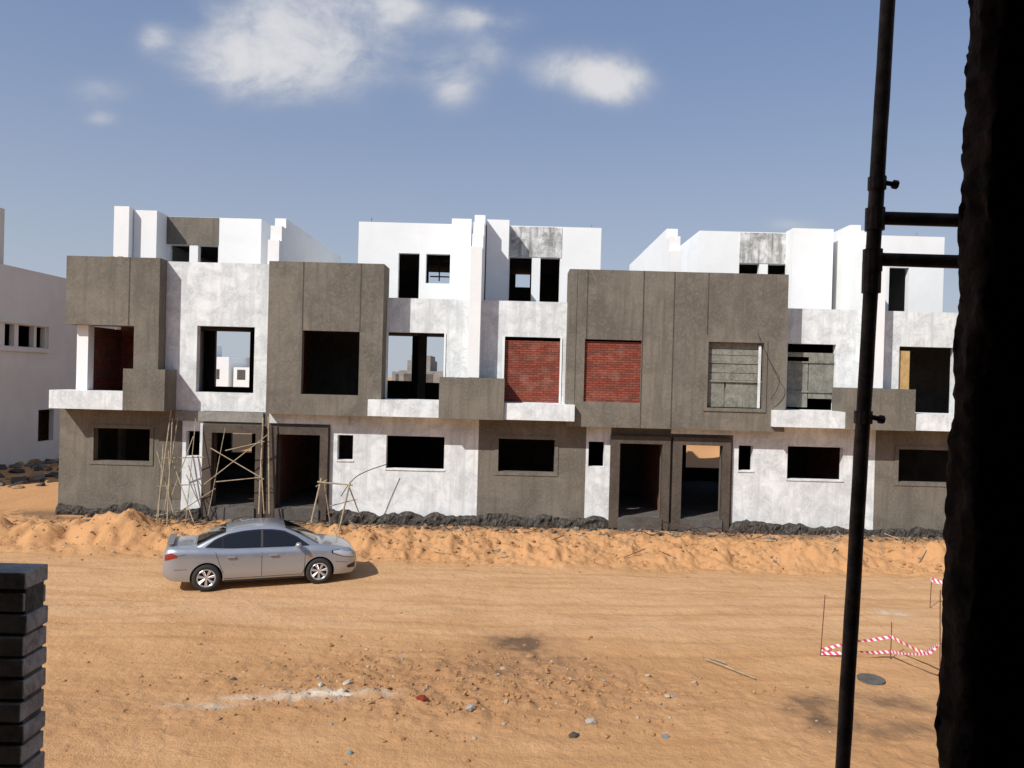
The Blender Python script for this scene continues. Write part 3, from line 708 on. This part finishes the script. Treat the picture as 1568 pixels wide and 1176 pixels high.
side_panel('window_trim',(-1.36,1.08,[(-1.36,1.03),(-.8,.992),(1.08,.968)],[(-1.36,1.04),(-1.14,1.215),(-.86,1.325),(-.5,1.385),(-.1,1.405),(.2,1.39),(.46,1.35),(.77,1.20),(1.08,.98)]),'black',.006,cw,24)
side_panel('rear_quarter_glass',(-1.28,-.99,lo,[(q[0],q[1]-.012) for q in hi_t]),'glass',.010,cw)
side_panel('rear_door_glass',(-.955,-.10,lo,[(q[0],q[1]-.012) for q in hi_t]),'glass',.010,cw)
side_panel('front_door_glass',(-.02,.86,lo,[(q[0],q[1]-.012) for q in hi_t]),'glass',.010,cw)
side_panel('door_pillar',(-.085,-.035,lo,hi_t),'seam',.012,cw,2)
def top_panel(name,x0,x1,f0,f1,k,off,n=12):
    V=[];Fa=[];mx=10
    for i in range(n+1):
        x_=x0+(x1-x0)*i/n; fr_=f0+(f1-f0)*i/n
        s=csec(x_)[3:]; s=[(q[0],q[1]) for q in s][::-1]
        wmax=cw(x_,max(zr(x_)-.085,.9))-.035
        for j in range(-mx,mx+1):
            yv=abs(j)/mx*wmax*fr_; z_=float(np.interp(yv,[q[0] for q in s],[q[1] for q in s]))
            V.append((x_+off*.5*(1 if x0>0 else -1),math.copysign(yv,j) if j else 0,z_+off))
    w2=2*mx+1
    for i in range(n):
        for j in range(w2-1): q=i*w2+j; Fa.append((q,q+1,q+w2+1,q+w2))
    return mesh_obj(name,V,Fa,[k],CAR)
top_panel('windscreen',.50,1.30,.93,.98,'glass',.007)
top_panel('rear_window',-1.55,-.90,.95,.93,'glass',.007)
det=MB()
def seam(x0,z0,x1,z1,wd=.012,k='seam',fn=wside,off=.003,n=8):
    for s in(-1,1):
        for i in range(n):
            xa=x0+(x1-x0)*i/n; xb_=x0+(x1-x0)*(i+1)/n; za=z0+(z1-z0)*i/n; zb_=z0+(z1-z0)*(i+1)/n
            dx,dz=x1-x0,z1-z0; L=math.hypot(dx,dz); ox,oz=-dz/L*wd/2,dx/L*wd/2
            q=[(xa-ox,s*(fn(xa,za-oz)+off),za-oz),(xb_-ox,s*(fn(xb_,zb_-oz)+off),zb_-oz),(xb_+ox,s*(fn(xb_,zb_+oz)+off),zb_+oz),(xa+ox,s*(fn(xa,za+oz)+off),za+oz)]
            det.quad(q if s<0 else q[::-1],k)
seam(-.06,.30,-.06,.95); seam(.95,.34,.98,.93); seam(.90,.27,.95,.40); seam(-1.02,.62,-1.12,.93); seam(-.93,.42,-1.02,.62); seam(-.93,.285,.92,.285,.014)
seam(-2.05,.55,-1.75,.55,.01); seam(1.72,.55,2.05,.50,.01)
seam(-1.78,.90,-2.1,.86,.01)
side_panel('headlamp',(1.66,2.23,[(1.66,.77),(1.95,.66),(2.23,.61)],[(1.66,.82),(1.95,.83),(2.14,.77),(2.23,.70)]),'lamp',.006,wside)
side_panel('headlamp_surround',(1.62,2.25,[(1.62,.76),(1.95,.645),(2.25,.595)],[(1.62,.83),(1.95,.845),(2.14,.785),(2.25,.70)]),'black',.003,wside)
side_panel('fog_recess',(2.02,2.24,[(2.02,.36),(2.24,.34)],[(2.02,.42),(2.24,.48)]),'black',.004,wside,4)
side_panel('tail_lamp',(-2.25,-1.97,[(-2.25,.76),(-1.97,.84)],[(-2.25,.90),(-2.1,.95),(-1.97,.89)]),'red',.006,wside)
side_panel('side_skirt',(-.92,.92,[(-.92,.20),(.92,.19)],[(-.92,.245),(.92,.235)]),'black',.004,wside)
side_panel('side_indicator',(1.02,1.10,[(1.02,.66),(1.1,.66)],[(1.02,.69),(1.1,.69)]),'amber',.006,wside,2)
for s in(-1,1):
    for hx in(-.86,.12):
        yv=s*(wside(hx,.80)); det.box(hx,hx+.19,min(yv-.005*s,yv+.035*s),max(yv-.005*s,yv+.035*s),.785,.815,'paint')
det.box(2.275,2.30,-.46,.46,.28,.56,'black'); det.box(2.278,2.305,-.24,.24,.40,.48,'plate')
det.box(-2.31,-2.27,-.26,.26,.62,.74,'plate')
det.obj('trim_details',CAR)
for s in(-1,1):
    bm=bmesh.new(); bmesh.ops.create_uvsphere(bm,u_segments=16,v_segments=10,radius=1)
    bmesh.ops.scale(bm,vec=(.075,.10,.065),verts=bm.verts); bmesh.ops.translate(bm,vec=(.80,s*.93,1.03),verts=bm.verts)
    me=bpy.data.meshes.new('wing_mirror'); bm.to_mesh(me); bm.free(); me.materials.append(M['paint'])
    me.polygons.foreach_set('use_smooth',[True]*len(me.polygons)); o=bpy.data.objects.new('wing_mirror',me); scene.collection.objects.link(o); o.parent=CAR
    k=MB(); k.cyl((.84,s*.80,.99),(.82,s*.90,1.02),.025,'black'); k.obj('mirror_stem',CAR)
spm=MB(); 
spm.box(-2.22,-2.06,-.60,.60,1.125,1.145,'paint'); spm.box(-2.17,-2.10,-.56,-.52,1.04,1.127,'paint'); spm.box(-2.17,-2.10,.52,.56,1.04,1.127,'paint')
spm.obj('rear_spoiler',CAR,bevel=.008)
def wheel(ax,s):
    V=[];Fa=[];mi=[]
    prof=[(.205,-.09),(.215,-.10),(.25,-.105),(.295,-.10),(.318,-.08),(.327,-.04),(.327,.04),(.318,.08),(.295,.10),(.25,.105),(.215,.10),(.205,.085),(.195,.06),(.19,-.02)]
    n=36
    for i in range(n):
        t=2*math.pi*i/n
        for r,y_ in prof: V.append((r*math.cos(t),y_*s,r*math.sin(t)))
    L=len(prof)
    for i in range(n):
        for j in range(L-1):
            Fa.append((i*L+j,i*L+j+1,((i+1)%n)*L+j+1,((i+1)%n)*L+j)); mi.append(0 if j<10 else 1)
    o=mesh_obj('wheel',V,Fa,['tyre','rim'],CAR,True,mi); o.location=(ax,s*.775,.325)
    k=MB()
    k.cyl((0,-.02*s,0),(0,.02*s,0),.195,'black',n=28)
    k.cyl((0,.02*s,0),(0,.085*s,0),.05,'rim',.04,n=16)
    for q in range(14):
        t=2*math.pi*(q//2)/7+(.10 if q%2 else -.10)+.2
        c,s_=math.cos(t),math.sin(t)
        k.cyl((c*.04,.075*s,s_*.04),(math.cos(t)*.2,.088*s,math.sin(t)*.2),.016,'rim',.017,n=6)
    for i in range(32):
        t0,t1=2*math.pi*i/32,2*math.pi*(i+1)/32
        k.cyl((.200*math.cos(t0),.088*s,.200*math.sin(t0)),(.200*math.cos(t1),.088*s,.200*math.sin(t1)),.014,'rim',n=6)
    o=k.obj('rim',CAR); o.location=(ax,s*.775,.325)
for ax in AX:
    for s in(-1,1): wheel(ax,s)

# ---------------------------------------------------------------- building we stand in
H0=empty('viewpoint_house'); vh=MB()
vh.box(-12,12,-8,1.45,3.45,3.68,'inner')
vh.box(-12,12,-8,1.50,6.75,7.0,'inner')
vh.box(-12,12,1.45,1.6,7.0,8.7,'grey')
vh.box(-12,12,-8,-7.8,0,6.75,'inner')
vh.box(-4,-3.8,-7.8,1.45,3.68,6.75,'inner'); vh.box(3.4,3.6,-7.8,1.45,3.68,6.75,'inner')
vh.box(-12,-1.9,1.45,1.55,-.1,7.0,'grey')
vh.box(-1.9,.9,1.45,1.55,-.1,3.6,'grey')
vh.obj('shell',H0)
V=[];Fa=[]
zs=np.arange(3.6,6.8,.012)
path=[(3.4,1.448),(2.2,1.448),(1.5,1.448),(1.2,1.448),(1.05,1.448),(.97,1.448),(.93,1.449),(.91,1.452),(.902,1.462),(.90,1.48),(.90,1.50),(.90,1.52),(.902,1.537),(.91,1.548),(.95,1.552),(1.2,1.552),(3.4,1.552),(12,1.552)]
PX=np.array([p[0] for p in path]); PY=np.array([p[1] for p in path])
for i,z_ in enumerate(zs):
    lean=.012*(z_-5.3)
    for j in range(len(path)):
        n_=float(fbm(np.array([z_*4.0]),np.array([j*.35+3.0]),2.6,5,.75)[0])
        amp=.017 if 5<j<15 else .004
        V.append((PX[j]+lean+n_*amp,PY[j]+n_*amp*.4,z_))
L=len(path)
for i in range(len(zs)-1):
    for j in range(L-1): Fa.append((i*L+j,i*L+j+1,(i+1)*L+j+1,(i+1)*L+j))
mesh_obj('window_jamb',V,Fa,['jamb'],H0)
M['gbrick']=plaster('grey_brick',(.52,.475,.42),(.30,.27,.235),(.64,.59,.53),11,.6,.3,.9)
M['mortar']=plaster('mortar',(.15,.14,.12),(.08,.074,.066),(.19,.18,.16),15,.5,.2,.8)
bp=MB(); xe=-1.447; y0,y1=2.27,2.385
bp.box(-3.4,xe-.016,y0+.012,y1-.012,3.5,4.655,'mortar')
z_=3.55; r=0
while z_<4.66:
    xx=xe; first=True
    while xx>-3.4:
        wd=.235 if not(first and r%2) else .115
        j=random.uniform(-.007,.007)
        bp.box(xx-wd,xx-.012+j*(1 if first else .3),y0+random.uniform(-.004,.004),y1+random.uniform(-.003,.003),z_+random.uniform(-.003,.003),z_+.054+random.uniform(-.003,.003),'gbrick'); xx-=wd; first=False
    z_+=.067; r+=1
bp.obj('brick_stub_wall',H0,bevel=.004)
SP=empty('scaffold_pole'); sp2=MB()
def polex(z): return 1.128+.0292*(z-5.3)
Dp=2.4
V=[];Fa=[]
zz_=np.arange(-.05,7.6,.03); n=14
for i,z_ in enumerate(zz_):
    for j in range(n):
        t=2*math.pi*j/n; rr=.0225+.0022*float(vn(np.array([z_*9.0]),np.array([j*.8]))[0]); V.append((polex(z_)+rr*math.cos(t),Dp+rr*math.sin(t),z_))
for i in range(len(zz_)-1):
    for j in range(n): Fa.append((i*n+j,i*n+(j+1)%n,(i+1)*n+(j+1)%n,(i+1)*n+j))
mesh_obj('standard',V,Fa,['steel'],SP)
def zr_(px,py): return Z(px,py,Dp)
for py in(338,401):
    z_=zr_(1410,py); sp2.cyl((polex(z_),Dp+.0,z_+.004),(2.3,Dp-.05,z_-.01),.021,'steel',.023,n=14)
    sp2.cyl((polex(z_),Dp,z_-.035),(polex(z_),Dp,z_+.035),.03,'steel',n=12)
z_=zr_(1340,425); sp2.cyl((polex(z_),Dp,z_-.05),(polex(z_),Dp,z_+.05),.029,'steel',n=12)
for py in(282,640):
    z_=zr_(1360,py); sp2.cyl((polex(z_),Dp,z_+.006),(polex(z_)+.062,Dp-.01,z_-.006),.008,'steel',n=8); sp2.cyl((polex(z_)+.045,Dp-.01,z_-.004),(polex(z_)+.06,Dp-.01,z_-.006),.014,'steel',n=6)
    sp2.cyl((polex(z_),Dp,z_-.02),(polex(z_),Dp,z_+.02),.028,'steel',n=12)
sp2.obj('couplers_and_ledgers',SP,smooth=False)
print('done', nx*ny)
